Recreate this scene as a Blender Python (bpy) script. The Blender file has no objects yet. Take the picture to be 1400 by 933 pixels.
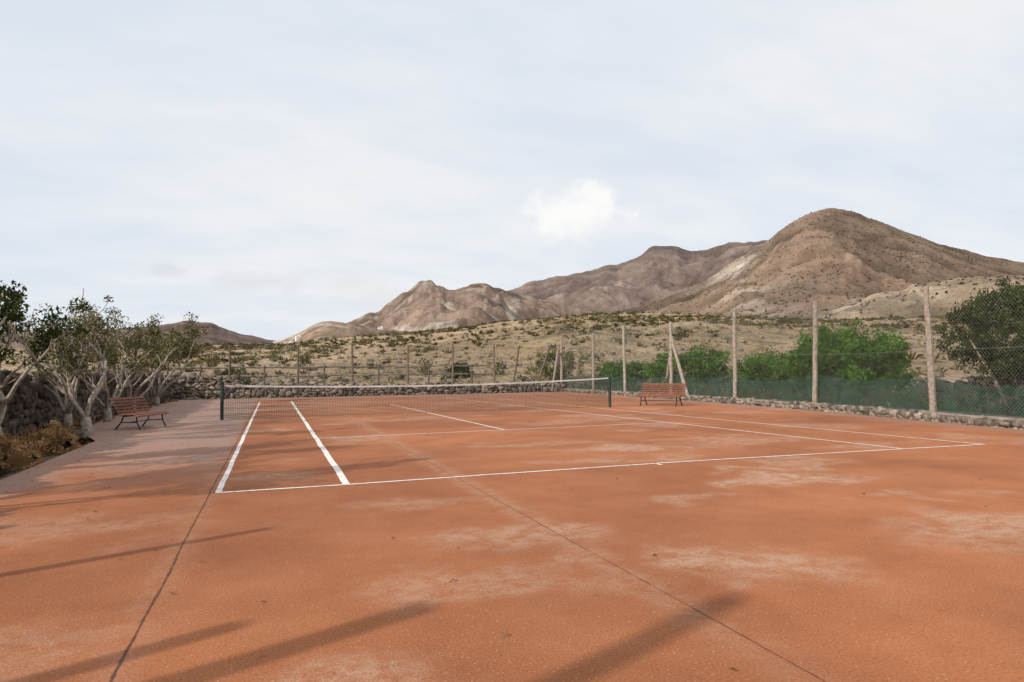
import bpy, math, random
import numpy as np
from mathutils import Vector, Matrix
random.seed(7); rng=np.random.default_rng(7)
sc=bpy.context.scene
sc.view_settings.view_transform='Standard'
sc.view_settings.look='None'; sc.view_settings.exposure=0; sc.view_settings.gamma=1

# ------------------------------------------------------------ helpers
def link(o,parent=None):
    sc.collection.objects.link(o)
    if parent: o.parent=parent
    return o
def mesh_obj(name,V,F,mat=None,parent=None,smooth=False):
    me=bpy.data.meshes.new(name)
    V=np.asarray(V,dtype=np.float32).reshape(-1,3)
    if isinstance(F,np.ndarray):
        k=F.shape[1]; n=F.shape[0]
        me.vertices.add(len(V)); me.vertices.foreach_set('co',V.ravel())
        me.loops.add(n*k); me.loops.foreach_set('vertex_index',F.astype(np.int32).ravel())
        me.polygons.add(n); me.polygons.foreach_set('loop_start',np.arange(0,n*k,k,dtype=np.int32))
        me.polygons.foreach_set('loop_total',np.full(n,k,dtype=np.int32))
        me.update(calc_edges=True); me.validate()
    else:
        me.from_pydata(V.tolist(),[],F); me.update()
    if smooth: me.polygons.foreach_set('use_smooth',[True]*len(me.polygons))
    if mat: me.materials.append(mat)
    return link(bpy.data.objects.new(name,me),parent)
class MB:
    def __init__(s): s.V=[];s.F=[]
    def add(s,V,F):
        n=len(s.V); s.V.extend([tuple(v) for v in V]); s.F.extend([tuple(i+n for i in f) for f in F])
    def box(s,c,size,R=None):
        x,y,z=[a/2 for a in size]
        P=[Vector((i*x,j*y,k*z)) for k in(-1,1) for j in(-1,1) for i in(-1,1)]
        if R: P=[R@p for p in P]
        c=Vector(c)
        s.add([p+c for p in P],[(0,2,3,1),(4,5,7,6),(0,1,5,4),(2,6,7,3),(0,4,6,2),(1,3,7,5)])
    def tube(s,pts,rad,n=7):
        pts=[Vector(p) for p in pts]; V=[];F=[]
        for i,p in enumerate(pts):
            d=(pts[min(i+1,len(pts)-1)]-pts[max(i-1,0)]).normalized()
            a=Vector((1,0,0)) if abs(d.x)<.8 else Vector((0,1,0))
            u=d.cross(a).normalized(); v=d.cross(u)
            for k in range(n):
                t=2*math.pi*k/n
                V.append(p+(u*math.cos(t)+v*math.sin(t))*rad[i])
        for i in range(len(pts)-1):
            for k in range(n):
                F.append((i*n+k,i*n+(k+1)%n,(i+1)*n+(k+1)%n,(i+1)*n+k))
        F.append(tuple(range(n))[::-1]); F.append(tuple((len(pts)-1)*n+k for k in range(n)))
        s.add(V,F)
    def obj(s,name,mat,parent=None,smooth=False): return mesh_obj(name,s.V,s.F,mat,parent,smooth)

def _hash(ix,iy,seed):
    h=(ix.astype(np.int64)*374761393+iy.astype(np.int64)*668265263+seed*1274126177)&0xFFFFFFFF
    h=((h^(h>>13))*1274126177)&0xFFFFFFFF
    h=(h^(h>>16))&0xFFFF
    return h/65535.0
def vnoise(x,y,seed=0):
    ix=np.floor(x);iy=np.floor(y);fx=x-ix;fy=y-iy
    fx=fx*fx*fx*(fx*(fx*6-15)+10);fy=fy*fy*fy*(fy*(fy*6-15)+10)
    a=_hash(ix,iy,seed);b=_hash(ix+1,iy,seed);c=_hash(ix,iy+1,seed);d=_hash(ix+1,iy+1,seed)
    return (a*(1-fx)+b*fx)*(1-fy)+(c*(1-fx)+d*fx)*fy
def fbm(x,y,o=4,seed=0,ridge=False):
    s=0;a=.5;t=0
    for i in range(o):
        c_,s_=math.cos(.6*i),math.sin(.6*i)
        X_=(x*c_-y*s_)*2**i+17.3*i; Y_=(x*s_+y*c_)*2**i-9.1*i
        n=vnoise(X_,Y_,seed+i)
        if ridge: n=1-np.abs(2*n-1)
        s=s+a*n;t+=a;a*=.5
    return s/t
def sstep(a,b,x):
    t=np.clip((x-a)/(b-a),0,1); return t*t*(3-2*t)

# ------------------------------------------------------------ materials
def newmat(name):
    m=bpy.data.materials.new(name); m.use_nodes=True; nt=m.node_tree
    return m,nt,nt.nodes['Principled BSDF']
def ramp(nt,fac,stops):
    r=nt.nodes.new('ShaderNodeValToRGB')
    while len(r.color_ramp.elements)<len(stops): r.color_ramp.elements.new(.5)
    for e,(p,c) in zip(r.color_ramp.elements,stops):
        e.position=p; e.color=(*c,1) if len(c)==3 else c
    nt.links.new(fac,r.inputs[0]); return r
def mixc(nt,fac,a,b,mode='MIX'):
    m=nt.nodes.new('ShaderNodeMix'); m.data_type='RGBA'; m.blend_type=mode
    for s,v in ((m.inputs[0],fac),(m.inputs[6],a),(m.inputs[7],b)):
        if isinstance(v,bpy.types.NodeSocket): nt.links.new(v,s)
        else: s.default_value=v if isinstance(v,(int,float)) else (*v,1)
    return m.outputs[2]
def noise(nt,vec,scale,detail=4,rough=.55):
    n=nt.nodes.new('ShaderNodeTexNoise'); n.inputs['Scale'].default_value=scale
    n.inputs['Detail'].default_value=detail; n.inputs['Roughness'].default_value=rough
    if vec is not None: nt.links.new(vec,n.inputs['Vector'])
    return n.outputs['Fac']
def geo(nt): return nt.nodes.new('ShaderNodeNewGeometry')
def bump(nt,b,h,strength,dist):
    n=nt.nodes.new('ShaderNodeBump'); n.inputs['Strength'].default_value=strength; n.inputs['Distance'].default_value=dist
    nt.links.new(h,n.inputs['Height']); nt.links.new(n.outputs[0],b.inputs['Normal'])
def rough_mat(name,c1,c2,scale=8,rough=.85,island=.0,bmp=.3,bd=.01):
    m,nt,b=newmat(name); g=geo(nt)
    f=noise(nt,g.outputs['Position'],scale)
    r=ramp(nt,f,[(.3,c1),(.7,c2)]); col=r.outputs[0]
    if island:
        rr=ramp(nt,g.outputs['Random Per Island'],[(0,(1-island,)*3),(1,(1+island*.6,)*3)])
        col=mixc(nt,1.0,col,rr.outputs[0],'MULTIPLY')
    nt.links.new(col,b.inputs['Base Color']); b.inputs['Roughness'].default_value=rough
    b.inputs['Specular IOR Level'].default_value=.25
    if bmp: bump(nt,b,f,bmp,bd)
    return m
def leaf_mat(name,c1,c2,c3,scale=1.2):
    m,nt,b=newmat(name); g=geo(nt)
    r=ramp(nt,g.outputs['Random Per Island'],[(0,c1),(.55,c2),(1,c3)])
    f=noise(nt,g.outputs['Position'],scale,1)
    rr=ramp(nt,f,[(.35,(.6,.6,.6)),(.65,(1.25,1.25,1.2))])
    col=mixc(nt,1.0,r.outputs[0],rr.outputs[0],'MULTIPLY')
    d=nt.nodes.new('ShaderNodeBsdfDiffuse'); nt.links.new(col,d.inputs[0])
    t=nt.nodes.new('ShaderNodeBsdfTranslucent'); nt.links.new(col,t.inputs[0])
    mx=nt.nodes.new('ShaderNodeMixShader'); mx.inputs[0].default_value=.35
    nt.links.new(d.outputs[0],mx.inputs[1]); nt.links.new(t.outputs[0],mx.inputs[2])
    nt.links.new(mx.outputs[0],nt.nodes['Material Output'].inputs[0])
    nt.nodes.remove(b)
    return m

M_stone=rough_mat('fieldstone',(.05,.038,.03),(.16,.12,.092),9,.9,.6,.6,.02)
M_stone2=rough_mat('fieldstone_pale',(.11,.085,.066),(.31,.25,.20),9,.9,.6,.6,.02)
M_mortar=rough_mat('wall_core',(.03,.024,.02),(.07,.052,.04),12)
M_conc=rough_mat('old_concrete',(.20,.155,.125),(.36,.29,.245),5,.9,0,.3)
M_post=rough_mat('weathered_wood',(.18,.145,.115),(.40,.335,.275),14,.9,.2,.5,.01)
M_postd=rough_mat('dark_weathered_wood',(.08,.06,.05),(.20,.15,.12),14,.9,.2)
M_bark=rough_mat('pale_bark',(.16,.13,.10),(.44,.37,.30),16,.9,.0,.6,.015)
M_wire=rough_mat('galvanised_wire',(.09,.09,.08),(.17,.165,.15),3,.6,0,0)
M_netc=rough_mat('net_cord',(.010,.012,.012),(.025,.025,.025),5,.8,0,0)
M_band=rough_mat('net_band',(.40,.38,.35),(.64,.61,.58),3,.8,0,0)
M_npost=rough_mat('green_painted_metal',(.012,.025,.02),(.03,.05,.04),8,.5,0,0)
M_bench=rough_mat('red_brown_timber',(.13,.042,.022),(.28,.105,.055),12,.6,.4,.1)
M_iron=rough_mat('black_iron',(.015,.014,.013),(.04,.035,.03),9,.5,0,0)
M_rail=rough_mat('rail_wood',(.16,.12,.09),(.34,.27,.21),10,.9,.3)
M_dry=leaf_mat('dry_stems',(.28,.15,.065),(.46,.28,.13),(.60,.42,.24),3)
M_leafd=leaf_mat('dark_leaves',(.02,.032,.012),(.045,.065,.02),(.11,.125,.04))
M_leafo=leaf_mat('olive_leaves',(.055,.06,.026),(.12,.118,.05),(.26,.225,.11))
M_leafg=leaf_mat('fresh_green_leaves',(.03,.075,.012),(.065,.145,.020),(.14,.235,.045),.9)
M_scrub=leaf_mat('scrub_leaves',(.075,.068,.03),(.15,.125,.052),(.28,.21,.10),.05)
M_straw=leaf_mat('straw',(.26,.185,.09),(.38,.28,.145),(.50,.39,.21),.1)
M_white=rough_mat('whitewash',(.62,.60,.56),(.78,.76,.72),.5,.8,0,0)
M_dark=rough_mat('dark_opening',(.03,.03,.03),(.06,.05,.05),1,.8,0,0)

# ------------------------------------------------------------ camera
H=1.217
r=Vector((.9438,-.3304,-.0102)); f=Vector((.3305,.9428,.0441)).normalized()
r=(r-f*r.dot(f)).normalized(); u=r.cross(f)
cd=bpy.data.cameras.new('camera'); cam=link(bpy.data.objects.new('camera',cd))
cam.matrix_world=Matrix(((r.x,u.x,-f.x,0),(r.y,u.y,-f.y,0),(r.z,u.z,-f.z,H),(0,0,0,1)))
cd.sensor_width=36; cd.lens=24.0; cd.clip_end=30000; cd.clip_start=.05
sc.camera=cam

# ------------------------------------------------------------ light and sky
sun_el=math.radians(26)
sv=Vector((-.91,-.42,0)).normalized()
tosun=Vector((sv.x*math.cos(sun_el),sv.y*math.cos(sun_el),math.sin(sun_el)))
sd=bpy.data.lights.new('sun','SUN'); sd.energy=4.3; sd.angle=math.radians(.9); sd.color=(1,.93,.84)
so=link(bpy.data.objects.new('sun',sd)); so.rotation_euler=(-tosun).to_track_quat('-Z','Y').to_euler(); so.location=(-20,-10,20)
w=bpy.data.worlds.new('World'); sc.world=w; w.use_nodes=True; nt=w.node_tree
bg=nt.nodes['Background']; bg.inputs[1].default_value=.1
sky=nt.nodes.new('ShaderNodeTexSky'); sky.sky_type='NISHITA'; sky.sun_disc=False
sky.sun_elevation=sun_el; sky.sun_rotation=math.atan2(tosun.x,tosun.y); sky.dust_density=2.0
tc=nt.nodes.new('ShaderNodeTexCoord'); D=tc.outputs['Generated']
def M(op,a,b=None,c=None):
    n=nt.nodes.new('ShaderNodeMath'); n.operation=op
    for i,v in enumerate((a,b,c)):
        if v is None: continue
        if isinstance(v,bpy.types.NodeSocket): nt.links.new(v,n.inputs[i])
        else: n.inputs[i].default_value=v
    return n.outputs[0]
def smooth(x,a,b,lo=0,hi=1):
    n=nt.nodes.new('ShaderNodeMapRange'); n.interpolation_type='SMOOTHSTEP'
    nt.links.new(x,n.inputs[0])
    for i,v in enumerate((a,b,lo,hi)): n.inputs[i+1].default_value=v
    return n.outputs[0]
sep=nt.nodes.new('ShaderNodeSeparateXYZ'); nt.links.new(D,sep.inputs[0])
X,Y,Z=sep.outputs
zz=M('ADD',M('MAXIMUM',Z,0),.22)
cmb=nt.nodes.new('ShaderNodeCombineXYZ'); nt.links.new(M('DIVIDE',X,zz),cmb.inputs[0]); nt.links.new(M('DIVIDE',Y,zz),cmb.inputs[1])
mp=nt.nodes.new('ShaderNodeMapping'); mp.inputs['Rotation'].default_value=(0,0,.5); mp.inputs['Scale'].default_value=(.55,1.05,1)
nt.links.new(cmb.outputs[0],mp.inputs[0])
n1=noise(nt,mp.outputs[0],1.3,5,.6)
veil=smooth(n1,.34,.66,.0,1)
hz=mixc(nt,veil,(7.35,8.05,8.95),(8.95,9.05,9.25))
skyc=mixc(nt,.95,sky.outputs[0],hz)
NS22=noise(nt,D,24,5,.6)
def puff(p,w_,h_,a,b,amp=.9):
    hv=Vector((p[0],p[1],0)).normalized(); t=Vector((hv.y,-hv.x,0))
    s=M('ADD',M('MULTIPLY',X,t.x),M('MULTIPLY',Y,t.y))
    fr=M('ADD',M('MULTIPLY',X,hv.x),M('MULTIPLY',Y,hv.y))
    aa=M('DIVIDE',s,w_); bb=M('DIVIDE',M('SUBTRACT',Z,p[2]),h_)
    d=M('SQRT',M('ADD',M('MULTIPLY',aa,aa),M('MULTIPLY',bb,bb)))
    d=M('ADD',d,M('MULTIPLY',M('SUBTRACT',NS22,.5),amp*2))
    m=smooth(d,a,b,1,0)
    return M('MULTIPLY',m,M('GREATER_THAN',fr,0))
p1=puff((.40,.876,.226),.078,.034,.3,1.2,1.1)
p1b=puff((.435,.863,.246),.038,.022,.35,1.1,1.0)
p2=puff((.36,.90,.200),.095,.03,.1,1.5)
p3=puff((.56,.80,.19),.06,.022,.2,1.4)
p4=puff((-.02,.99,.125),.055,.016,.1,1.3)
p5=puff((.10,.98,.13),.055,.02,.1,1.3)
p6=puff((.155,.98,.105),.07,.022,.1,1.3)
p7=puff((-.13,.98,.135),.035,.010,.1,1.3)
c=mixc(nt,M('MULTIPLY',p2,.5),skyc,(9.1,9.15,9.2))
c=mixc(nt,M('MULTIPLY',p3,.5),c,(9.1,9.15,9.2))
for p in(p4,p7): c=mixc(nt,M('MULTIPLY',p,.55),c,(6.9,7.1,7.6))
for p in(p5,p6): c=mixc(nt,M('MULTIPLY',p,.6),c,(7.8,7.9,8.2))
c=mixc(nt,M('MULTIPLY',M('MAXIMUM',p1,p1b),.92),c,(9.9,9.8,9.65))
nt.links.new(c,bg.inputs[0])

# ------------------------------------------------------------ terrain
def prof(tab,rug=.0,seed=1):
    a=np.array([t[0] for t in tab],float); v=np.array([t[1] for t in tab],float)
    def fn(az):
        o=0
        for k,wt in ((-.4,.2),(-.2,.2),(0,.2),(.2,.2),(.4,.2)): o=o+wt*np.interp(az+k,a,v)
        if rug: o=np.where(o>.001,o+(fbm(az*1.1+80,az*0+seed,5,seed=seed)-.5)*rug,o)
        return o
    return fn
NP=prof([(-180,.004),(-100,.006),(-50,.02),(-20,.033),(-7,.036),(1.5,.040),(6,.050),(10.8,.057),(14.4,.063),(19.3,.0725),(25.4,.080),(28.4,.082),(32,.079),(37,.074),(42.5,.064),(47.5,.062),(56,.06),(75,.05),(110,.02),(180,.004)])
LP=prof([(-60,0),(-40,.03),(-25,.045),(-15,.053),(-9.8,.061),(-7.7,.0664),(-5.8,.0712),(-4.4,.0675),(-2.3,.0543),(-.4,.0474),(1.5,.0416),(5,.03),(9,0)],.004,3)
SP=prof([(-3,0),(-.5,.040),(.7,.0477),(2.1,.057),(3.2,.0694),(4.05,.0745),(5.5,.0718),(7.2,.0668),(9.6,.060),(14,.05),(20,0)],.005,4)
AP=prof([(1,.0),(4.5,.062),(6,.0735),(8.4,.0905),(10.2,.1124),(11.3,.131),(12,.1375),(12.7,.131),(13.5,.1235),(14.2,.120),(15,.1205),(16.0,.127),(16.9,.1295),(18,.122),(18.9,.121),(20.5,.110),(23,.099),(26,.088),(30,.05),(36,0)],.007,5)
BP=prof([(12,0),(16,.10),(18.7,.118),(20.0,.124),(20.7,.131),(23,.138),(25.4,.1457),(28.4,.1556),(30.2,.166),(31.1,.1785),(33.1,.1775),(34.2,.168),(36,.1713),(37.7,.1765),(39.9,.177),(43,.17),(50,.12),(60,0)],.006,6)
CP=prof([(22,0),(27,.078),(31.4,.100),(34.3,.116),(36,.134),(37.7,.155),(39.9,.176),(41.5,.1955),(43,.2090),(44.5,.2150),(46,.2090),(47.5,.195),(49.4,.174),(51.2,.158),(53.3,.141),(56.2,.122),(62,.10),(75,.08),(100,.04),(130,0)],.004,7)
FP=prof([(33,0),(38,.05),(41,.068),(44,.078),(47.5,.095),(50,.103),(52,.109),(56.2,.104),(62,.09),(75,.06),(95,0)],.010,8)
def terr(x,y,ret_g=False):
    r_=np.hypot(x,y)+1e-6; az=np.degrees(np.arctan2(x,y))
    z=np.full_like(r_,-.08); lay=np.zeros(r_.shape,int); gul=np.zeros_like(r_)
    def layer(i,P,D0,foot,back,pw,dvar,amp,ns):
        nonlocal z,lay,gul
        Dd=D0*(1+dvar*(vnoise(az/7+50,az*0,seed=i+40)-.5)*2)
        ft=foot*(1+.25*(vnoise(az/5+9,az*0,seed=i+60)-.5))
        t=(r_-ft)/(Dd-ft); P_=P(az)
        up=np.clip(t,0,1)**pw
        dn=1-sstep(0,1,(r_-Dd)/back)
        h=P_*Dd*np.where(t<1,up,dn)
        tc_=np.clip(t,0,1)
        mid=tc_*np.clip(1.03-tc_,0,1)*4
        wx_=x+(fbm(x/ns,y/ns,3,seed=i+70)-.5)*ns*.8; wy_=y+(fbm(x/ns+9,y/ns,3,seed=i+75)-.5)*ns*.8
        g=fbm(wx_/ns,wy_/ns,5,seed=i*11+3)-.5
        g2=fbm(wx_/ns*1.5+5,wy_/ns*1.5,5,seed=i*11+6,ridge=True)-.62
        g3=fbm(wx_/ns*5,wy_/ns*5,4,seed=i+90,ridge=True)-.62
        h=h+P_*Dd*((g*1.1+g2*1.1)*amp*mid+ g3*.06*np.clip(tc_*3,0,1)*np.clip(1.15-tc_,0,1))*np.where(t<1,1,dn)
        h=np.where((P_>0.0005)&(t>0),h-.08,-1e3)
        m=h>z
        gul=np.where(m,g2+g3*.6,gul)
        z=np.where(m,h,z); lay=np.where(m,i,lay)
    layer(1,NP,190,46,200,1.0,.12,.10,60)
    z=np.where(lay==1,z+(fbm(x/14,y/14,4,seed=5)-.5)*1.1*np.clip((r_-50)/60,0,1),z)
    layer(2,SP,650,380,300,1.1,.05,.20,110)
    layer(3,FP,520,260,300,1.0,.05,.34,80)
    layer(4,CP,1250,380,1200,1.15,.03,.20,230)
    layer(5,AP,1700,600,900,1.1,.03,.32,240)
    layer(6,LP,1600,700,900,1.1,.03,.18,240)
    layer(7,BP,3000,1500,1500,1.1,.03,.28,420)
    z=z+np.where(lay>0,(H+.08)*np.clip((r_-50)/100,0,1),0)
    if ret_g: return z,lay,gul
    return z,lay
azs=np.concatenate([np.arange(-180,-24,3.0),np.arange(-24,62,.10),np.arange(62,180,3.0)])
rs=np.concatenate([[0.0,8,16,24,32,40],np.geomspace(45,700,180)[:],np.geomspace(710,3600,240),[4200,5500,8000,14000]])
AZ,RR=np.meshgrid(np.radians(azs),rs)
TX=RR*np.sin(AZ);TY=RR*np.cos(AZ)
TZ,TL,TG=terr(TX,TY,True)
nr,na=TX.shape
idx=np.arange(nr*na).reshape(nr,na)
nx=np.roll(idx,-1,axis=1)
F=np.stack([idx[:-1],idx[1:],nx[1:],nx[:-1]],-1).reshape(-1,4)
PAL=np.array([[.30,.22,.14],[.355,.258,.162],[.235,.165,.115],[.26,.195,.135],[.192,.132,.094],[.185,.132,.102],[.15,.105,.087],[.17,.128,.108]])  # one colour per layer; far ridges lean mauve, aerial haze painted in
col=PAL[TL]
for _ in range(4):
    col=(col+np.roll(col,1,1)+np.roll(col,-1,1))/3
    col[1:-1]=(col[1:-1]+col[:-2]+col[2:])/3
n_=fbm(TX/30,TY/30,5,seed=3)[...,None]; n2=fbm(TX/220,TY/220,5,seed=8)[...,None]
col=col*(.66+.68*n2)*(.8+.4*n_)
# tint runs lighter on spurs and darker in hollows
col=col*np.where(TL[...,None]>=2,np.clip(1+TG[...,None]*1.5,.6,1.45),1)
azd=np.degrees(AZ)
el=(TZ-H)/np.maximum(RR,1)
def blend(mask,c): 
    global col
    m=np.clip(mask,0,1)[...,None]; col=col*(1-m)+np.array(c)*m
nz2=fbm(TX/45,TY/45,4,seed=31); nz3=fbm(TX/12,TY/30,4,seed=33)
nz=fbm(TX/110,TY/110,5,seed=21); nz4=fbm(TX/25,TY/70,5,seed=23)
scar=np.exp(-(((azd-37.2)-(el-.137)*75)/.7)**2-((el-.137)/.016)**2)*(TL==4)
blend(scar*sstep(.30,.55,nz2)*1.6,(.54,.46,.38))
blend((TL==4)*sstep(.54,.64,nz4)*np.exp(-((azd-38.5)/3.0)**2)*.85,(.40,.32,.25))
blend((TL==3)*sstep(.42,.58,nz2)*.85,(.45,.36,.26))
blend((TL==3)*sstep(.55,.65,nz4)*.6,(.10,.08,.05))
blend(((TL==5)|(TL==2))*sstep(.45,.58,nz)*sstep(.42,.58,nz4)*sstep(.114,.09,el)*.95*(azd<20),(.50,.44,.37))
blend(((TL==5))*sstep(.58,.66,nz4)*.6,(.38,.31,.25))
blend((TL==7)*np.exp(-((azd-32)/2.0)**2)*sstep(.160,.174,el)*.7,(.09,.08,.075))
blend((TL==4)*sstep(.5,.65,nz)*.3,(.12,.098,.065))
blend((TL==1)*sstep(.5,.62,nz3)*.45,(.43,.325,.215))
blend((TL==1)*sstep(.52,.66,nz2)*.4,(.20,.16,.09))
blend((TL==0)*(RR<46)*.7,(.20,.15,.10))
g_=mesh_obj('ground_terrain',np.stack([TX,TY,TZ],-1).reshape(-1,3),F,None,None,True)
ca=g_.data.color_attributes.new('tint','FLOAT_COLOR','POINT')
ca.data.foreach_set('color',np.concatenate([col.reshape(-1,3),np.ones((nr*na,1))],1).astype(np.float32).ravel())
m,nt2,b=newmat('dry_hillside'); nt=nt2; g=geo(nt); pos=g.outputs['Position']
at=nt.nodes.new('ShaderNodeAttribute'); at.attribute_name='tint'
def speck(scale,thr0,thr1,nn):
    v=nt.nodes.new('ShaderNodeTexVoronoi'); v.inputs['Scale'].default_value=scale; v.inputs['Randomness'].default_value=1
    nt.links.new(pos,v.inputs['Vector'])
    th=nt.nodes.new('ShaderNodeMapRange'); nt.links.new(nn,th.inputs[0])
    for i,q in enumerate((.35,.65,thr0,thr1)): th.inputs[i+1].default_value=q
    s=nt.nodes.new('ShaderNodeMath'); s.operation='SUBTRACT'; nt.links.new(th.outputs[0],s.inputs[0]); nt.links.new(v.outputs['Distance'],s.inputs[1])
    mm=nt.nodes.new('ShaderNodeMapRange'); nt.links.new(s.outputs[0],mm.inputs[0])
    for i,q in enumerate((-.04,.08,0,1)): mm.inputs[i+1].default_value=q
    return mm.outputs[0]
def mulf(a,k):
    n=nt.nodes.new('ShaderNodeMath'); n.operation='MULTIPLY'; nt.links.new(a,n.inputs[0]); n.inputs[1].default_value=k; return n.outputs[0]
nf=noise(nt,pos,.6,4,.7); rf=ramp(nt,nf,[(.3,(.76,.76,.76)),(.7,(1.22,1.22,1.22))])
c=mixc(nt,1.0,at.outputs['Color'],rf.outputs[0],'MULTIPLY')
nf2=noise(nt,pos,.03,7,.72); rf2=ramp(nt,nf2,[(.35,(.72,.70,.68)),(.65,(1.22,1.22,1.24))])
c=mixc(nt,1.0,c,rf2.outputs[0],'MULTIPLY')
c=mixc(nt,mulf(speck(.10,.05,.42,nf2),.5),c,(.08,.064,.043))
c=mixc(nt,mulf(speck(.22,.05,.38,nf2),.45),c,(.085,.07,.043))
nt.links.new(c,b.inputs['Base Color']); b.inputs['Roughness'].default_value=.95; b.inputs['Specular IOR Level'].default_value=.1
bump(nt,b,nf2,.8,11.0)
g_.data.materials.append(m)

def hgt(x,y):
    z,_=terr(np.array([float(x)]),np.array([float(y)])); return float(z[0])

# ------------------------------------------------------------ court slab
def xl(y): return np.interp(y,[-14,9,14.6,17,22,36.5],[-3.0,-3.0,-3.1,-3.9,-4.45,-4.6])
def xr(y): return np.interp(y,[-14,3,9,16,25,36.5],[12.6,13.1,13.65,14.75,15.45,16.0])
ys=np.concatenate([np.arange(-14,0,1.0),np.arange(0,36.45,.09)]); ts=np.linspace(0,1,230)
CY,CT=np.meshgrid(ys,ts,indexing='ij'); CX=xl(CY)*(1-CT)+xr(CY)*CT
CZ=np.zeros_like(CX)
ny,nxn=CX.shape; idx=np.arange(ny*nxn).reshape(ny,nxn)
F=np.stack([idx[:-1,:-1],idx[:-1,1:],idx[1:,1:],idx[1:,:-1]],-1).reshape(-1,4)
wx=CX+(fbm(CX*1.5,CY*1.5,5,seed=2)-.5)*1.5; wy=CY+(fbm(CX*1.5+40,CY*1.5,5,seed=4)-.5)*1.2
dust=np.zeros_like(CX)
for(px,py,rx,ry,a) in [(2.76,3.55,.62,.42,.75),(5.4,6.15,.9,.42,1.0),(5.9,6.9,1.2,.2,.7),(5.2,3.8,.8,.4,.8),(5.1,9.65,.75,.45,.95),(3.9,5.6,.6,.25,.6),(1.34,3.86,.55,.3,.45),(8.6,8.3,1.2,.4,.55),(7.2,10.5,.8,.35,.7),(4.0,8.4,.7,.35,.6),(1.5,6.3,.6,.3,.45),(10.8,11.5,1.1,.6,.5),(-1.6,6.4,.9,.4,.4),(6.5,15,1.2,.7,.5),(3,17.4,1.5,.5,.5),(9.2,5.2,1.1,.4,.55),(11.8,7.6,.9,.5,.5),(-1.4,3.4,.9,.5,.35),(12.5,16,1,.8,.5),(.8,26,1.2,2,.5),(8.2,13.1,1,.4,.6),(6.8,12.2,.7,.3,.7),(.6,2.3,.5,.3,.3),(5.6,4.9,.5,.15,.5)]:
    q=((wx-px)/rx)**2+((wy-py)/ry)**2
    dust=np.maximum(dust,a*sstep(1.7,.1,q))
dust=np.maximum(dust,.6*sstep(.57,.76,fbm(CX/1.6,CY/1.2,5,seed=12)))
dust=np.maximum(dust,.35*sstep(.2,.05,np.abs(CX-2.0+(fbm(CX*2,CY*2,3,seed=52)-.5)*.12))*sstep(1.0,4,CY))
dust=np.maximum(dust,.2*sstep(.15,.04,np.abs(CX+.61)))
dust=np.maximum(dust,.30*sstep(15,25,CY)*fbm(CX/2,CY/3,4,seed=18)*1.4)
grey=sstep(-.55,-.75,CX)*sstep(7.5,13,CY+(fbm(CX/2,CY/2,3,seed=14)-.5)*4)*.8
grey=np.maximum(grey,sstep(-2.1,-2.9,CX+(fbm(CX,CY,3,seed=15)-.5)*.8)*.75)
grey=np.maximum(grey,.55*sstep(1.3,.2,xr(CY)-CX+(fbm(CX,CY,3,seed=19)-.5)*.8))
grey=np.maximum(grey,.55*sstep(33,35.5,CY))
dark=fbm(CX/3.2,CY/3.2,4,seed=16)
court=mesh_obj('tennis_court_surface',np.stack([CX,CY,CZ],-1).reshape(-1,3),F)
ca=court.data.color_attributes.new('wear','FLOAT_COLOR','POINT')
ca.data.foreach_set('color',np.stack([dust,grey,dark,np.ones_like(dust)],-1).astype(np.float32).ravel())
m,nt,b=newmat('red_court_paint'); g=geo(nt); pos=g.outputs['Position']
at=nt.nodes.new('ShaderNodeAttribute'); at.attribute_name='wear'
sp=nt.nodes.new('ShaderNodeSeparateColor'); nt.links.new(at.outputs['Color'],sp.inputs[0])
nA=noise(nt,pos,1.1,5,.65)
base=ramp(nt,nA,[(.28,(.30,.105,.043)),(.5,(.36,.130,.053)),(.72,(.405,.158,.070))]).outputs[0]
c=mixc(nt,1.0,base,ramp(nt,sp.outputs[2],[(.3,(.82,.80,.80)),(.7,(1.12,1.12,1.10))]).outputs[0],'MULTIPLY')
nB=noise(nt,pos,6,7,.78)
def mr(x,a,b_,lo,hi):
    n=nt.nodes.new('ShaderNodeMapRange'); nt.links.new(x,n.inputs[0])
    for i,q in enumerate((a,b_,lo,hi)): n.inputs[i+1].default_value=q
    return n.outputs[0]
def mm_(a,b_,op='MULTIPLY'):
    n=nt.nodes.new('ShaderNodeMath'); n.operation=op
    for i,v in enumerate((a,b_)):
        if isinstance(v,bpy.types.NodeSocket): nt.links.new(v,n.inputs[i])
        else: n.inputs[i].default_value=v
    return n.outputs[0]
df=mm_(sp.outputs[0],mr(nB,.40,.58,.08,1.05))
c=mixc(nt,df,c,(.48,.305,.205))
c=mixc(nt,mm_(sp.outputs[1],mr(nB,.3,.65,.65,1.0)),c,(.32,.235,.20))
nC=noise(nt,pos,80,3,.75)
c=mixc(nt,1.0,c,ramp(nt,nC,[(.32,(.66,.64,.64)),(.5,(1,1,1)),(.72,(1.26,1.29,1.34))]).outputs[0],'MULTIPLY')
vo=nt.nodes.new('ShaderNodeTexVoronoi'); vo.inputs['Scale'].default_value=30; nt.links.new(pos,vo.inputs['Vector'])
c=mixc(nt,mr(vo.outputs['Distance'],.08,.15,.45,0),c,(.62,.47,.37))
nt.links.new(c,b.inputs['Base Color']); b.inputs['Roughness'].default_value=.88; b.inputs['Specular IOR Level'].default_value=.2
bump(nt,b,nC,.6,.007)
court.data.materials.append(m)
mb=MB()
for y0,y1 in zip(np.arange(-14,36,2.0),np.arange(-12,38,2.0)):
    for fn in (xl,xr):
        a=float(fn(y0));b2=float(fn(min(y1,36.4))); mb.add([(a,y0,-.001),(b2,min(y1,36.4),-.001),(b2,min(y1,36.4),-.2),(a,y0,-.2)],[(0,1,2,3)])
mb.obj('slab_edge',M_conc,court)

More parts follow.
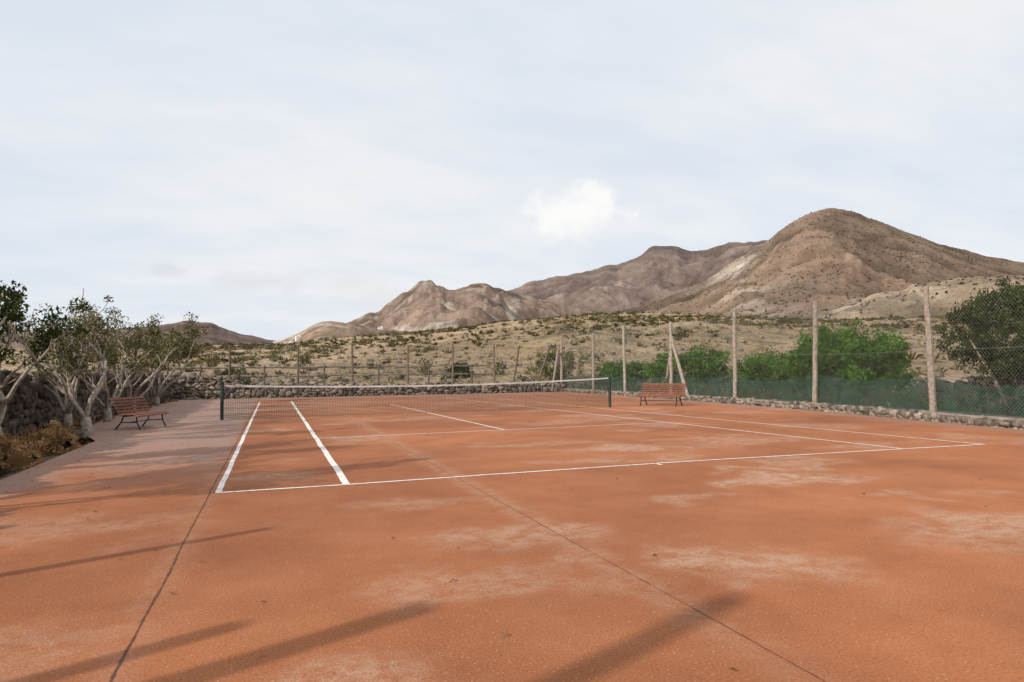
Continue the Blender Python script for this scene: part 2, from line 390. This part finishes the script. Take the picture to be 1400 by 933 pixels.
# painted lines (the real court is slightly out of square)
m,nt,b=newmat('worn_white_paint'); g=geo(nt); pos=g.outputs['Position']
nn=noise(nt,pos,14,7,.75)
cc=ramp(nt,nn,[(.36,(.44,.25,.16)),(.44,(.68,.58,.50)),(.53,(.82,.79,.74))]).outputs[0]
nt.links.new(cc,b.inputs['Base Color']); b.inputs['Roughness'].default_value=.75
M_line=m
LV=[];LF=[]
def line(pts,w_,z=.004):
    for (x0,y0),(x1,y1) in zip(pts[:-1],pts[1:]):
        L=math.hypot(x1-x0,y1-y0); k=max(2,int(L/.25)); dx,dy=(x1-x0)/L,(y1-y0)/L
        n0=len(LV)
        for i in range(k+1):
            t=i/k*L; e=.003*math.sin(t*3.1+x0)+.003*random.uniform(-1,1)
            for s in(-1,1):
                LV.append((x0+dx*t-dy*s*(w_/2)+(-dy)*e,y0+dy*t+dx*s*(w_/2)+dx*e,z))
        for i in range(k): a=n0+i*2; LF.append((a,a+1,a+3,a+2))
def cx(y): return 4.69-.025*(y-7.7)
def sx(y): return 8.87-.05*(y-7.7)
def bx(y): return 10.46-.05*(y-7.7)
line([(-.55,7.67),(.77,7.665),(2.3,7.74),(4.68,7.80)],.05); line([(4.72,7.825),(8.87,7.73),(10.5,7.67)],.048)
line([(-.522,7.70),(-.522,31.4)],.06)
line([(.77,7.70),(.77,31.4)],.08)
line([(sx(7.8),7.78),(sx(31.4),31.4)],.05); line([(bx(7.72),7.71),(bx(31.4),31.4)],.048)
line([(.815,13.25),(sx(13.7)-.03,13.7)],.045); line([(.815,26.1),(sx(26.3)-.03,26.3)],.05)
line([(cx(13.5),13.51),(cx(26),26.16)],.05); line([(-.55,31.43),(bx(31.4),31.46)],.06)
line([(4.69,7.66),(4.69,7.775)],.05)
mesh_obj('court_lines',LV,LF,M_line)
M_joint=rough_mat('joint_sealant',(.07,.035,.025),(.16,.07,.045),20,.9,0,0)
JV=[];JF=[]
def joint(x0,y0,x1,y1,w0):
    L=math.hypot(x1-x0,y1-y0); k=int(L/.05); dx,dy=(x1-x0)/L,(y1-y0)/L; n0=len(JV)
    for i in range(k+1):
        t=i/k*L; e=(float(vnoise(np.array([t*1.2]),np.array([x0*7.]),3)[0])-.5)*.012+random.uniform(-.002,.002); ww=w0*(.3+1.0*random.random())
        for s in(-1,1): JV.append((x0+dx*t-dy*(s*ww/2+e),y0+dy*t+dx*(s*ww/2+e),.002))
    for i in range(k): a=n0+i*2; JF.append((a,a+1,a+3,a+2))
joint(-.60,-2,-.60,36,.012); joint(2.05,-2,2.0,7.66,.007); joint(2.0,7.8,1.8,36,.006)
joint(-.6,19.3,13.5,19.3,.006)
mesh_obj('expansion_joints',JV,JF,M_joint)
mb=MB()
for(x,y) in [(1.02,3.9),(1.0,3.0)]:
    a=random.random()*3
    mb.tube([(x,y,.008),(x+.03*math.cos(a),y+.03*math.sin(a),.014),(x+.055*math.cos(a+.5),y+.055*math.sin(a+.5),.008)],[.002,.004,.0015],5)
mb.obj('fallen_twigs',M_postd)
k=900; px=np.concatenate([rng.uniform(-3.0,12.5,300),-3.0+np.abs(rng.normal(0,.9,600))]); py=np.concatenate([rng.uniform(1.5,30,300),rng.uniform(3,30,600)])
s=rng.uniform(.006,.018,k); a=rng.uniform(0,6.28,k)
V=np.stack([np.stack([px+np.cos(a+q)*s*w1,py+np.sin(a+q)*s*w1,.006+rng.uniform(0,.008,k)],1) for q,w1 in((0,1.6),(1.57,.5),(3.14,1.6),(4.71,.5))],1).reshape(-1,3)
mesh_obj('leaf_litter',V,np.arange(len(V)).reshape(-1,4),M_scrub)

# ------------------------------------------------------------ stone walls
def make_unit():
    import bmesh
    bm=bmesh.new(); bmesh.ops.create_cube(bm,size=2); bmesh.ops.subdivide_edges(bm,edges=bm.edges[:],cuts=2,use_grid_fill=True)
    V=[]
    for v in bm.verts:
        c=v.co; n=(abs(c.x)**6+abs(c.y)**6+abs(c.z)**6)**(1/6); V.append(np.array(c)/n)
    bm.verts.index_update(); F=[tuple(v.index for v in f.verts) for f in bm.faces]; bm.free()
    return np.array(V),np.array(F)
SPH,SPF=make_unit()
def stones(name,path,heightf,thick,size,mat,parent=None,core=True):
    Vs=[];Fs=[];n=0
    mbc=MB()
    for (x0,y0),(x1,y1) in zip(path[:-1],path[1:]):
        L=math.hypot(x1-x0,y1-y0); dx,dy=(x1-x0)/L,(y1-y0)/L
        if core:
            k=max(1,int(L/2))
            for i in range(k):
                t=(i+.5)*L/k; hh=heightf(x0+dx*t,y0+dy*t)-size*.35
                R=Matrix.Rotation(math.atan2(dy,dx),3,'Z'); mbc.box((x0+dx*t,y0+dy*t,hh/2-.05),(L/k-.004,thick*.72,hh+.1),R)
        z=-.03; 
        hm=max(heightf(x0,y0),heightf(x1,y1))
        while z<hm:
            rh=size*random.uniform(.5,1.0)
            t=random.uniform(-.3,0)*size
            while t<L:
                ln=size*random.uniform(.45,2.1)
                X=x0+dx*(t+ln/2);Y=y0+dy*(t+ln/2)
                if z+rh*.3<heightf(X,Y)*random.uniform(.88,1.08):
                    for s in((-1,1) if core else(0,)):
                        V=SPH*np.array([ln*.52,thick*.27 if core else thick*.5,rh*.55*random.uniform(.7,1.35)])
                        V=V*(1+rng.uniform(-.26,.22,(len(V),1)))
                        a=random.uniform(-.45,.45); ca_,sa=math.cos(a),math.sin(a)
                        V=V@np.array([[ca_,0,sa],[0,1,0],[-sa,0,ca_]])
                        V[:,1]+=s*thick*random.uniform(.20,.34)
                        W=np.empty_like(V)
                        W[:,0]=X+V[:,0]*dx-V[:,1]*dy; W[:,1]=Y+V[:,0]*dy+V[:,1]*dx; W[:,2]=V[:,2]+z+rh/2+random.uniform(-.3,.3)*rh
                        Vs.append(W);Fs.append(SPF+n);n+=len(W)
                t+=ln*random.uniform(.93,1.08)
            z+=rh*.95
    o=mesh_obj(name,np.concatenate(Vs),np.concatenate(Fs),mat,parent)
    if core: mbc.obj('wall_core',M_mortar,o)
    return o
stones('dry_stone_wall',[(-4.95,4),(-4.95,14),(-4.95,25),(-5.0,36.6)],lambda x,y:1.20+.07*math.sin(y*1.7),.45,.22,M_stone)
def backh(x,y): return float(np.interp(x,[-5,-1.8,-1.6,6,16.5],[1.08,1.08,.62,.58,.42]))+.04*math.sin(x*2.3)
stones('dry_stone_wall',[(-4.7,36.95),(2,36.95),(9,36.95),(16.2,37.1)],backh,.4,.22,M_stone2)
FEN=[(12.6,2.6),(13.4,7.2),(14.2,11.56),(14.9,15.9),(15.4,20.2),(15.6,24.6),(15.8,28.9),(16.0,32.7),(16.2,37.4)]
FH=[3.1,3.1,3.08,3.16,3.37,3.2,3.33,3.2,3.1]
kerb=stones('stone_kerb',[(p[0]-.1,p[1]) for p in FEN[:]],lambda x,y:.14,.30,.12,M_stone2)
mb=MB()
for (x0,y0),(x1,y1) in zip(FEN[:-1],FEN[1:]):
    L=math.hypot(x1-x0,y1-y0); n=6
    for i in range(n):
        t=(i+.5)/n; mb.box((x0+(x1-x0)*t+.06,y0+(y1-y0)*t,.165+random.uniform(-.008,.008)),(L/n-.012,.30,.05),Matrix.Rotation(math.atan2(y1-y0,x1-x0),3,'Z'))
mb.obj('coping',M_conc,kerb)
stones('rubble_terrace_wall',[(16.8,8),(18.6,12.5),(19.5,16)],lambda x,y:.75+.1*math.sin(y*2),.5,.3,M_stone)

Vs=[];Fs=[];n=0
for i in range(620):
    if i<120: x=random.uniform(-5,4);y=random.uniform(47,62)
    else:
        a=math.radians(random.uniform(-12,58)); rr=random.uniform(44,150); x=rr*math.sin(a);y=rr*math.cos(a)
    s=random.uniform(.08,.38); V=SPH*np.array([s,s*random.uniform(.6,1),s*.6])*(1+rng.uniform(-.2,.2,(len(SPH),1)))
    Vs.append(V+np.array([x,y,hgt(x,y)+s*.15]));Fs.append(SPF+n);n+=len(V)
mesh_obj('scattered_rocks',np.concatenate(Vs),np.concatenate(Fs),M_stone2)

# ------------------------------------------------------------ ribbons / fences
class RB:
    def __init__(s): s.V=[];s.F=[]
    def rib(s,a,b,w_,nrm,seg=.35):
        a=Vector(a);b=Vector(b); L=(b-a).length
        if L<1e-5: return
        d=(b-a)/L; q=d.cross(nrm)*w_/2
        k=max(1,round(L/seg)); n=len(s.V)
        for i in range(k+1):
            p=a.lerp(b,i/k); s.V+= [tuple(p-q),tuple(p+q)]
        for i in range(k): j=n+2*i; s.F.append((j,j+1,j+3,j+2))
def panel(rb,p0,p1,z0,z1,sp,w_):
    L=math.hypot(p1[0]-p0[0],p1[1]-p0[1]); dx,dy=(p1[0]-p0[0])/L,(p1[1]-p0[1])/L
    nrm=Vector((-dy,dx,0)); Hh=z1-z0
    P=lambda s,z,o=0:(p0[0]+dx*s-dy*o,p0[1]+dy*s+dx*o,z0+z)
    k=-Hh
    while k<L:
        s0=max(k,0);s1=min(k+Hh,L)
        if s1>s0:
            rb.rib(P(s0,s0-k,.002),P(s1,s1-k,.002),w_,nrm)
            rb.rib(P(s0,Hh-(s0-k),-.002),P(s1,Hh-(s1-k),-.002),w_,nrm)
        k+=sp
    for z in(.0,Hh*.5,Hh): rb.rib(P(0,z,.006),P(L,z,.006),.008,nrm)
def post(mb,x,y,z0,h,lean,r0):
    pts=[];rad=[]
    for i in range(7):
        t=i/6; pts.append((x+lean[0]*t+random.uniform(-.012,.012),y+lean[1]*t+random.uniform(-.012,.012),z0+(h-z0)*t)); rad.append(r0*(1.08-.2*t)*random.uniform(.93,1.07))
    mb.tube(pts,rad,9)
mb=MB()
for (x,y),h in zip(FEN,FH): post(mb,x,y,-.1,h,(random.uniform(-.02,.12),random.uniform(-.12,.05)),.072)
pf=bpy.data.objects.new('wooden_post_fence',None); link(pf)
mb.tube([(15.75,24.6-.9,.05),(15.6,24.5,2.6)],[.06,.055],8)
mb.tube([(15.9,25.6,.05),(15.65,24.7,1.9)],[.06,.055],8)
mb.tube([(15.5,23.2,.05),(15.55,24.35,2.3)],[.07,.06],8)
mb.tube([(15.0,36.0,.05),(15.9,37.2,2.4)],[.06,.055],8)
mb.obj('posts',M_post,pf)
rb=RB()
for i in range(len(FEN)-1): panel(rb,FEN[i],FEN[i+1],.22,min(FH[i],FH[i+1])-.12,.085,.004)
mesh_obj('chain_link_mesh',rb.V,rb.F,M_wire,pf)
m,nt,b=newmat('green_shade_netting'); g=geo(nt); pos=g.outputs['Position']
nn=noise(nt,pos,2.2,4)
nt.links.new(ramp(nt,nn,[(.3,(.006,.028,.018)),(.7,(.016,.065,.038))]).outputs[0],b.inputs['Base Color'])
b.inputs['Roughness'].default_value=.7
tr=nt.nodes.new('ShaderNodeBsdfTransparent'); mx=nt.nodes.new('ShaderNodeMixShader')
rr_=ramp(nt,nn,[(.35,(.45,)*3),(.65,(.80,)*3)]); nt.links.new(rr_.outputs[0],mx.inputs[0])
nt.links.new(tr.outputs[0],mx.inputs[1]); nt.links.new(b.outputs[0],mx.inputs[2]); nt.links.new(mx.outputs[0],nt.nodes['Material Output'].inputs[0])
V=[];F_=[]
for i in range(len(FEN)-1):
    for k in range(24):
        t=k/24; x=FEN[i][0]*(1-t)+FEN[i+1][0]*t; y=FEN[i][1]*(1-t)+FEN[i+1][1]*t
        sag=.16*math.sin(math.pi*t)**.7+.07*random.random()+.12*(i%2)*t
        for q in range(4):
            zz_=.19+(1.08-sag-.19)*q/3
            V.append((x+.10+.04*math.sin(k*1.3+q),y,zz_))
cols=len(V)//4
for i in range(cols-1):
    for q in range(3): F_.append((i*4+q,i*4+q+1,i*4+q+5,i*4+q+4))
mesh_obj('shade_netting',V,F_,m,pf,True)

bf=bpy.data.objects.new('wooden_post_fence',None); link(bf)
mb=MB()
BP_=[(-4.9,37.4),(-2.1,37.4),(1.24,37.4),(4.05,37.4),(7.0,37.4),(9.56,37.4),(12.0,37.4),(13.1,37.5),(14.5,37.5),(15.6,37.6)]
LN=[(0,0),(.05,0),(.02,0),(-.03,0),(.03,0),(0,0),(.0,0),(.45,-.1),(.95,-.2),(.6,-.2)]
for (x,y),l in zip(BP_,LN): post(mb,x,y,-.1,2.72+random.uniform(-.06,.1),l,.06)
for x in(-3.5,-.4,2.6,5.5,8.3,10.8): post(mb,x,37.9,-.1,1.65,(random.uniform(-.05,.05),0),.05)
mb.obj('posts',M_postd,bf)
mb=MB()
for z in(1.1,1.55):
    xs=[-5,-2.1,.7,3.6,6.4,9.2,11.8]
    for a,b3 in zip(xs[:-1],xs[1:]): mb.tube([(a,37.95,z+random.uniform(-.04,.04)),((a+b3)/2,37.95,z-.02),(b3+.15,37.97,z+random.uniform(-.04,.04))],[.05,.05,.045],6)
mb.obj('rails',M_rail,bf)
rb=RB(); panel(rb,(-4.9,37.42),(16.2,37.5),.5,2.62,.14,.004)
mesh_obj('chain_link_mesh',rb.V,rb.F,M_wire,bf)
lf=bpy.data.objects.new('wooden_post_fence',None); link(lf)
mb=MB()
for y in(20,24,28,32,36): post(mb,-5.4,y,-.1,2.5,(random.uniform(-.1,.1),0),.045)
mb.obj('posts',M_postd,lf)
mbn=RB(); panel(mbn,(-5.4,20),(-5.4,37.4),.5,2.4,.14,.004); mesh_obj('chain_link_mesh',mbn.V,mbn.F,M_wire,lf)
mb=MB()
for(x,y,h,r0) in [(-3.65,.35,3.15,.10),(-3.65,1.55,2.3,.10),(-3.7,2.0,1.85,.08),(-3.75,4.05,1.95,.06)]: post(mb,x,y,-.1,h,(.1,.03),r0)
mb.obj('unseen_shadow_posts',M_post)  # out-of-view posts, added and sized to throw long shadows over the court

# ------------------------------------------------------------ tennis net
tn=bpy.data.objects.new('tennis_net',None); link(tn)
P0=Vector((-1.27,19.75,0)); P1=Vector((10.42,20.1,0)); ND=(P1-P0).normalized(); NL=(P1-P0).length; nrm=Vector((-ND.y,ND.x,0))
mb=MB()
for p,sg in((P0,1),(P1,-1)):
    mb.tube([(p.x,p.y,-.02),(p.x,p.y,1.0)],[.045,.045],12); mb.tube([(p.x,p.y,1.0),(p.x,p.y,1.03)],[.05,.03],12)
    q=p+ND*sg*.05; mb.box((q.x,q.y,.6),(.03,.06,.12))
mb.obj('net_posts',M_npost,tn)
def topz(s): t=s/NL; return (.93+.05*t)-.12*4*t*(1-t)
def NPnt(s,z,o=0): v=P0+ND*s+nrm*o; return (v.x,v.y,z)
rb=RB(); s=.07
while s<NL-.06:
    rb.rib(NPnt(s,.03),NPnt(s,topz(s)-.03),.0055,nrm); s+=.045
for k in range(21):
    xs=np.linspace(.06,NL-.06,40)
    for a,b3 in zip(xs[:-1],xs[1:]):
        f0=k/20; rb.rib(NPnt(a,.03+(topz(a)-.07)*f0,.002),NPnt(b3,.03+(topz(b3)-.07)*f0,.002),.0055,nrm)
mesh_obj('net_mesh',rb.V,rb.F,M_netc,tn)
V=[];F_=[]
for s in np.linspace(.05,NL-.05,60):
    t=topz(s)
    V+=[NPnt(s,t-.045,-.012),NPnt(s,t,-.012),NPnt(s,t,.012),NPnt(s,t-.045,.012)]
for i in range(59):
    a=i*4
    for k in range(4): F_.append((a+k,a+(k+1)%4,a+4+(k+1)%4,a+4+k))
mesh_obj('top_band',V,F_,M_band,tn)

# ------------------------------------------------------------ benches
def bench(loc,rot,L=1.7,scl=1.0):
    e=bpy.data.objects.new('park_bench',None); link(e)
    prof_=[(-.36,.385),(-.28,.42),(-.19,.43),(-.10,.42),(-.01,.405),(.08,.395),(.17,.42),(.225,.50),(.265,.59),(.305,.68),(.355,.77),(.415,.85)]
    mb=MB()
    for i,(y,z) in enumerate(prof_):
        a=prof_[max(i-1,0)];c_=prof_[min(i+1,len(prof_)-1)]
        ang=math.atan2(c_[1]-a[1],c_[0]-a[0])
        mb.box((random.uniform(-.008,.008),y,z),(L,.066,.026),Matrix.Rotation(ang+random.uniform(-.06,.06),3,'X'))
    mb.obj('slats',M_bench,e)
    mb=MB()
    for x in(-L*.4,0,L*.4):
        mb.tube([(x,-.37,.36),(x,-.2,.40),(x,-.02,.38),(x,.12,.37),(x,.24,.48),(x,.32,.67),(x,.43,.86)],[.018]*7,6)
    for x in(-L*.4,L*.4):
        mb.tube([(x,-.25,.39),(x,-.27,.2),(x,-.37,.0)],[.024,.02,.024],6)
        mb.tube([(x,.12,.38),(x,.20,.2),(x,.36,.0)],[.024,.02,.024],6)
        mb.tube([(x,-.27,.2),(x,.20,.2)],[.014,.014],6)
    mb.tube([(-L*.4,0,.2),(L*.4,0,.2)],[.012,.012],6)
    mb.obj('iron_frame',M_iron,e)
    e.location=loc; e.rotation_euler=(0,0,rot); e.scale=(scl,)*3
bench((12.40,20.2,0),math.radians(-52),1.85,.84)
bench((-2.85,17.7,0),math.radians(66),1.5,.8)

# ------------------------------------------------------------ vegetation
def leaves(C,R,n,l,w_,flat=1.0,rot_up=0.3):
    k=len(C); c=np.repeat(C,n,0); rr=np.repeat(R,n)
    d=rng.normal(size=(k*n,3)); d/=np.linalg.norm(d,axis=1)[:,None]
    rad=rr*rng.uniform(0,1,k*n)**.45
    p=c+d*rad[:,None]*np.array([1,1,flat])
    u_=rng.normal(size=(k*n,3)); u_[:,2]+=rot_up; u_/=np.linalg.norm(u_,axis=1)[:,None]
    v_=np.cross(u_,rng.normal(size=(k*n,3))); v_/=np.linalg.norm(v_,axis=1)[:,None]
    s=rng.uniform(.6,1.3,(k*n,1))
    V=np.stack([p-u_*l*s,p+v_*w_*s,p+u_*l*s,p-v_*w_*s],1).reshape(-1,3)
    return V
def quadF(V): return np.arange(len(V)).reshape(-1,4)
def tree(name,x,y,h,spread,stems,matl,nleaf=90,lean=(0,0),l=.045,w_=.018,clr=.3,base=.10,low=.5,sub=3):
    e=bpy.data.objects.new(name,None); link(e)
    mb=MB(); tips=[]
    mb.tube([(x,y,-.1),(x+.02,y,.12),(x+lean[0]*.1,y+lean[1]*.1,.38)],[base*1.5,base*1.15,base*1.0],9)
    b0=Vector((x+lean[0]*.1,y+lean[1]*.1,.3))
    def grow(p,d,L,r_,lvl):
        pts=[p];rad=[r_]; q=p.copy(); dd=d.copy()
        k=6
        for i in range(k):
            dd=(dd+Vector((random.uniform(-.34,.34),random.uniform(-.34,.34),random.uniform(-.05,.22)))).normalized()
            q=q+dd*L/k; pts.append(q.copy()); rad.append(r_*(1-.5*(i+1)/k))
        mb.tube(pts,rad,7 if lvl==0 else 5)
        if lvl>=2: tips.append(q); tips.append(pts[3]); return
        for j in range(sub):
            t=pts[random.choice([2,3,4,5])] if j else pts[-1]
            nd=(dd+Vector((random.uniform(-.9,.9),random.uniform(-.9,.9),random.uniform(-.1,.6)))).normalized()
            grow(t,nd,L*random.uniform(.5,.7),r_*.52,lvl+1)
        if lvl==1: tips.append(q)
    for i in range(stems):
        a=2*math.pi*i/stems+random.uniform(-.5,.5)
        d=Vector((math.cos(a)*spread+lean[0],math.sin(a)*spread+lean[1],1)).normalized()
        grow(b0,d,h*.52,base*.62*random.uniform(.8,1.1),0)
    zt=max(t.z for t in tips)+clr*.5
    V=np.array(mb.V); V[:,2]=np.where(V[:,2]>.3,.3+(V[:,2]-.3)*(h-.3)/(zt-.3),V[:,2])
    mb.V=[tuple(v) for v in V]
    mb.obj('trunk',M_bark,e,True)
    C=np.array([tuple(t) for t in tips]); C[:,2]=.3+(C[:,2]-.3)*(h-.3)/(zt-.3)
    C=C[(C[:,2]>h*low)&(rng.random(len(C))<.85)]
    R=rng.uniform(.45,1.2,len(C))*clr
    V=leaves(C,R,nleaf,l,w_,.75)
    mesh_obj('foliage',V,quadF(V),matl,e)
    return e
tree('olive_tree',-4.35,13.6,2.95,.5,4,M_leafd,80,(-.05,0),.042,.019,.25,.09,.52)
tree('olive_tree',-3.55,15.9,2.8,.45,5,M_leafo,42,(-.2,.1),.04,.014,.25,.09,.46)
tree('olive_tree',-4.3,17.6,3.0,.5,4,M_leafo,40,(.1,0),.04,.014,.26,.08,.48)
tree('olive_tree',-4.1,20.5,3.1,.5,4,M_leafo,50,(0,0),.045,.017,.28,.085,.46)
tree('olive_tree',-4.2,24.5,3.3,.5,4,M_leafo,60,(0,0),.05,.019,.32,.085,.44)
tree('olive_tree',-4.3,30,3.6,.45,4,M_leafo,75,(0,0),.055,.021,.34,.085,.40)
tree('olive_tree',-4.4,9.9,2.85,.6,4,M_leafd,100,(0,0),.05,.02,.32,.09,.45)
tree('olive_tree',-4.4,7.0,2.9,.6,4,M_leafd,100,(0,0),.05,.02,.32,.09,.45)
def bush(name,x,y,rx,ry,z0,z1,n,matl,nl,l,w_,clr):
    e=bpy.data.objects.new(name,None); link(e)
    C=[];zc=(z0*1.2+z1)/2.2; hz=(z1-z0)/2
    for i in range(n):
        d=rng.normal(size=3); d/=np.linalg.norm(d); q=rng.uniform(.25,1)**.5
        lump=1+.18*math.sin(d[0]*5+x)+.14*math.sin(d[2]*6+d[1]*4+y)
        C.append((x+d[0]*rx*q*lump,y+d[1]*ry*q*lump,zc+d[2]*hz*q*min(lump,1.08)))
    C=np.array(C); C=C[C[:,2]>z0-.1]
    V=leaves(C,rng.uniform(.5,1.2,len(C))*clr,nl,l,w_,.9,.6)
    mesh_obj('foliage',V,quadF(V),matl,e)
    mb=MB(); gz=hgt(x,y)
    for i in range(7):
        c_=C[random.randrange(len(C))]; mb.tube([(x+random.uniform(-.15,.15),y,gz-.1),((x+c_[0])/2,(y+c_[1])/2,(gz+c_[2])*.5),tuple(c_)],[.07,.045,.012],6)
    mb.obj('branches',M_bark,e,True)
bush('olive_tree',18.6,12.7,1.55,1.5,.75,3.6,300,M_leafd,75,.055,.022,.30)
bush('pepper_bush',20.3,20.0,2.4,2.1,.0,2.85,400,M_leafg,80,.075,.026,.36)
bush('pepper_bush',20.6,24.4,1.9,1.7,.0,2.0,190,M_leafg,65,.07,.025,.36)
bush('pepper_bush',24.2,35.6,2.6,2.0,.1,2.6,240,M_leafg,65,.09,.032,.40)
bush('pepper_bush',22.3,41,2.4,1.6,.1,1.8,150,M_leafg,65,.09,.032,.38)
bush('pepper_bush',18.5,43.5,1.8,1.4,.2,3.0,90,M_leafo,60,.09,.028,.40)
bush('juniper_bush',14.3,54,.9,.9,.2,2.2,110,M_leafd,70,.07,.035,.26)
bush('juniper_bush',-2.6,47,1.1,.9,.1,1.9,80,M_leafo,60,.06,.03,.26)
C=[]
for i in range(420):
    t=random.random(); k=random.randrange(2,7); x=FEN[k][0]+(FEN[k+1][0]-FEN[k][0])*t+random.uniform(.4,6); y=FEN[k][1]+(FEN[k+1][1]-FEN[k][1])*t
    C.append((x,y,random.uniform(0,.45)))
C=np.array(C); V=leaves(C,rng.uniform(.12,.4,len(C)),50,.055,.018,.7,1.0)
mesh_obj('undergrowth',V,quadF(V),M_leafo)

def tufts(P,hs,rs_,n,wd,droop=.5):
    k=len(P); c=np.repeat(P,n,0); h_=np.repeat(hs,n)*rng.uniform(.5,1.1,k*n); rr=np.repeat(rs_,n)
    a=rng.uniform(0,2*np.pi,k*n); o=rng.uniform(0,1,k*n)
    dx,dy=np.cos(a),np.sin(a)
    b0=c+np.stack([dx*rr*.25*o,dy*rr*.25*o,0*a],1)
    mid=c+np.stack([dx*rr*o*.75,dy*rr*o*.75,h_*(.75)*(1-.3*o)],1)
    tip=c+np.stack([dx*rr*o*1.25+rng.normal(0,.1,k*n)*rr,dy*rr*o*1.25+rng.normal(0,.1,k*n)*rr,h_*(1-droop*o)],1)
    ph=rng.uniform(0,2*np.pi,k*n); s=np.stack([np.cos(ph),np.sin(ph),0*a],1)*(np.asarray(wd)[:,None] if np.ndim(wd) else wd)
    V=np.stack([b0-s,b0+s,mid+s*.9,tip,mid-s*.9],1).reshape(-1,3)
    return V,np.arange(len(V)).reshape(-1,5)
# dead shrubs: separate tangled heaps of curled leaves and stems by the wall
def dead(cx_,cy_,rx,ry,h,n):
    e=bpy.data.objects.new('dead_shrub',None); link(e)
    C=[]
    for i in range(n):
        a=random.uniform(0,6.28); q=random.random()**.6
        C.append((cx_+rx*q*math.cos(a),cy_+ry*q*math.sin(a),-.03+h*(1-q*q)*random.uniform(.25,1)))
    C=np.array(C)
    V=leaves(C,rng.uniform(.06,.16,n),110,.028,.010,.8,.2); mesh_obj('dry_leaves',V,quadF(V),M_dry,e)
    P=np.array([(cx_+rx*random.uniform(-.7,.7),cy_+ry*random.uniform(-.7,.7),-.06) for i in range(16)])
    V,F_=tufts(P,rng.uniform(.6,1.15,16)*h,rng.uniform(.2,.5,16),70,.003,.7); mesh_obj('stems',V,F_,M_dry,e)
dead(-3.65,11.1,.55,.9,.50,110)
dead(-3.55,13.5,.42,.6,.42,80)
dead(-4.4,12.4,.4,.9,.35,50)
P=[(random.uniform(-4.7,-3.3),random.uniform(8.5,15.5),-.07) for i in range(40)]
V1,F1=tufts(np.array(P),rng.uniform(.06,.22,40),rng.uniform(.1,.25,40),60,.004,.75)
mesh_obj('dry_grass_clump',V1,F1,M_dry)
P=[(random.uniform(-4.7,-4.2),random.uniform(15,36),-.03) for i in range(60)]
V,F_=tufts(np.array(P),rng.uniform(.08,.3,60),rng.uniform(.1,.25,60),60,.006,.6)
mesh_obj('dry_grass_clump',V,F_,M_dry)
P=[]
for i in range(110):
    k=random.randrange(2,8); t=random.random(); P.append((FEN[k][0]+(FEN[k+1][0]-FEN[k][0])*t+random.uniform(.15,.6),FEN[k][1]+(FEN[k+1][1]-FEN[k][1])*t,.05))
for i in range(60): P.append((random.uniform(5,16),37.4+random.uniform(-.1,.9),.0))
V,F_=tufts(np.array(P),rng.uniform(.2,.6,170),rng.uniform(.1,.3,170),50,.006,.4)
mesh_obj('kerb_weeds',V,F_,M_straw)
def scatter(n,r0,r1,a0,a1,thr,seed):
    a=np.radians(rng.uniform(a0,a1,n*3)); rr=np.sqrt(rng.uniform(r0**2,r1**2,n*3))
    x=rr*np.sin(a);y=rr*np.cos(a); d=fbm(x/18,y/18,4,seed=seed)
    ok=(d+rng.uniform(-.12,.12,n*3))>thr; x=x[ok][:n];y=y[ok][:n]
    z,_=terr(x,y)
    return np.stack([x,y,z-.05],1)
P=scatter(2300,44,215,-14,64,.50,71); k=len(P); dist=np.hypot(P[:,0],P[:,1])
hs=rng.uniform(.25,.8,k)*(1+.4*(rng.random(k)>.85)); rw=hs*rng.uniform(.8,1.6,k)
V,F_=tufts(P,hs,rw,22,np.repeat(.018+dist*.00045,22),.55)
mesh_obj('hillside_scrub',V,F_,M_scrub)
P=scatter(2800,43,200,-14,64,.45,77); k=len(P); dist=np.hypot(P[:,0],P[:,1])
hs=rng.uniform(.2,.5,k)
V,F_=tufts(P,hs,hs*1.0,18,np.repeat(.014+dist*.00035,18),.4)
mesh_obj('hillside_dry_grass',V,F_,M_straw)
P=scatter(480,52,200,-10,62,.45,79); k=len(P)
V=leaves(P+np.array([0,0,.35]),rng.uniform(.4,1.15,k),70,.13,.07,.7,.5)
mesh_obj('hillside_shrubs',V,quadF(V),leaf_mat('shrub_leaves',(.04,.052,.024),(.085,.095,.045),(.16,.16,.085),.1))
P=scatter(5200,300,1250,28,64,.40,83); k=len(P)
V=leaves(P+np.array([0,0,.3]),rng.uniform(.6,1.3,k),8,.65,.45,.6,.5)
mesh_obj('distant_shrubs',V,quadF(V),leaf_mat('distant_shrub_leaves',(.05,.046,.03),(.075,.066,.043),(.11,.09,.06),.01))

# ------------------------------------------------------------ distant white houses
def house(azd_,dist,w_,d_,h_):
    a=math.radians(azd_); x=dist*math.sin(a);y=dist*math.cos(a); z=hgt(x,y)
    e=bpy.data.objects.new('white_farmhouse',None); link(e)
    mb=MB(); mb.box((0,0,h_/2-1),(w_,d_,h_+2)); mb.box((w_*.3,0,h_+.6),(w_*.35,d_*.8,1.2-.01)); mb.box((-w_*.15,0,h_+.2),(w_*.5,d_*.98,.39)); mb.obj('walls',M_white,e)
    mb=MB()
    for k in(-.3,0,.3): mb.box((w_*k,-d_/2-.02,h_*.55),(w_*.09,.06,h_*.35))
    mb.obj('windows',M_dark,e)
    e.location=(x,y,z); e.rotation_euler=(0,0,-a+.2)
for q in [(1.2,560,7,5,2.2),(1.9,575,4,4,2),(8.4,640,4,3,1.6)]: house(*q)
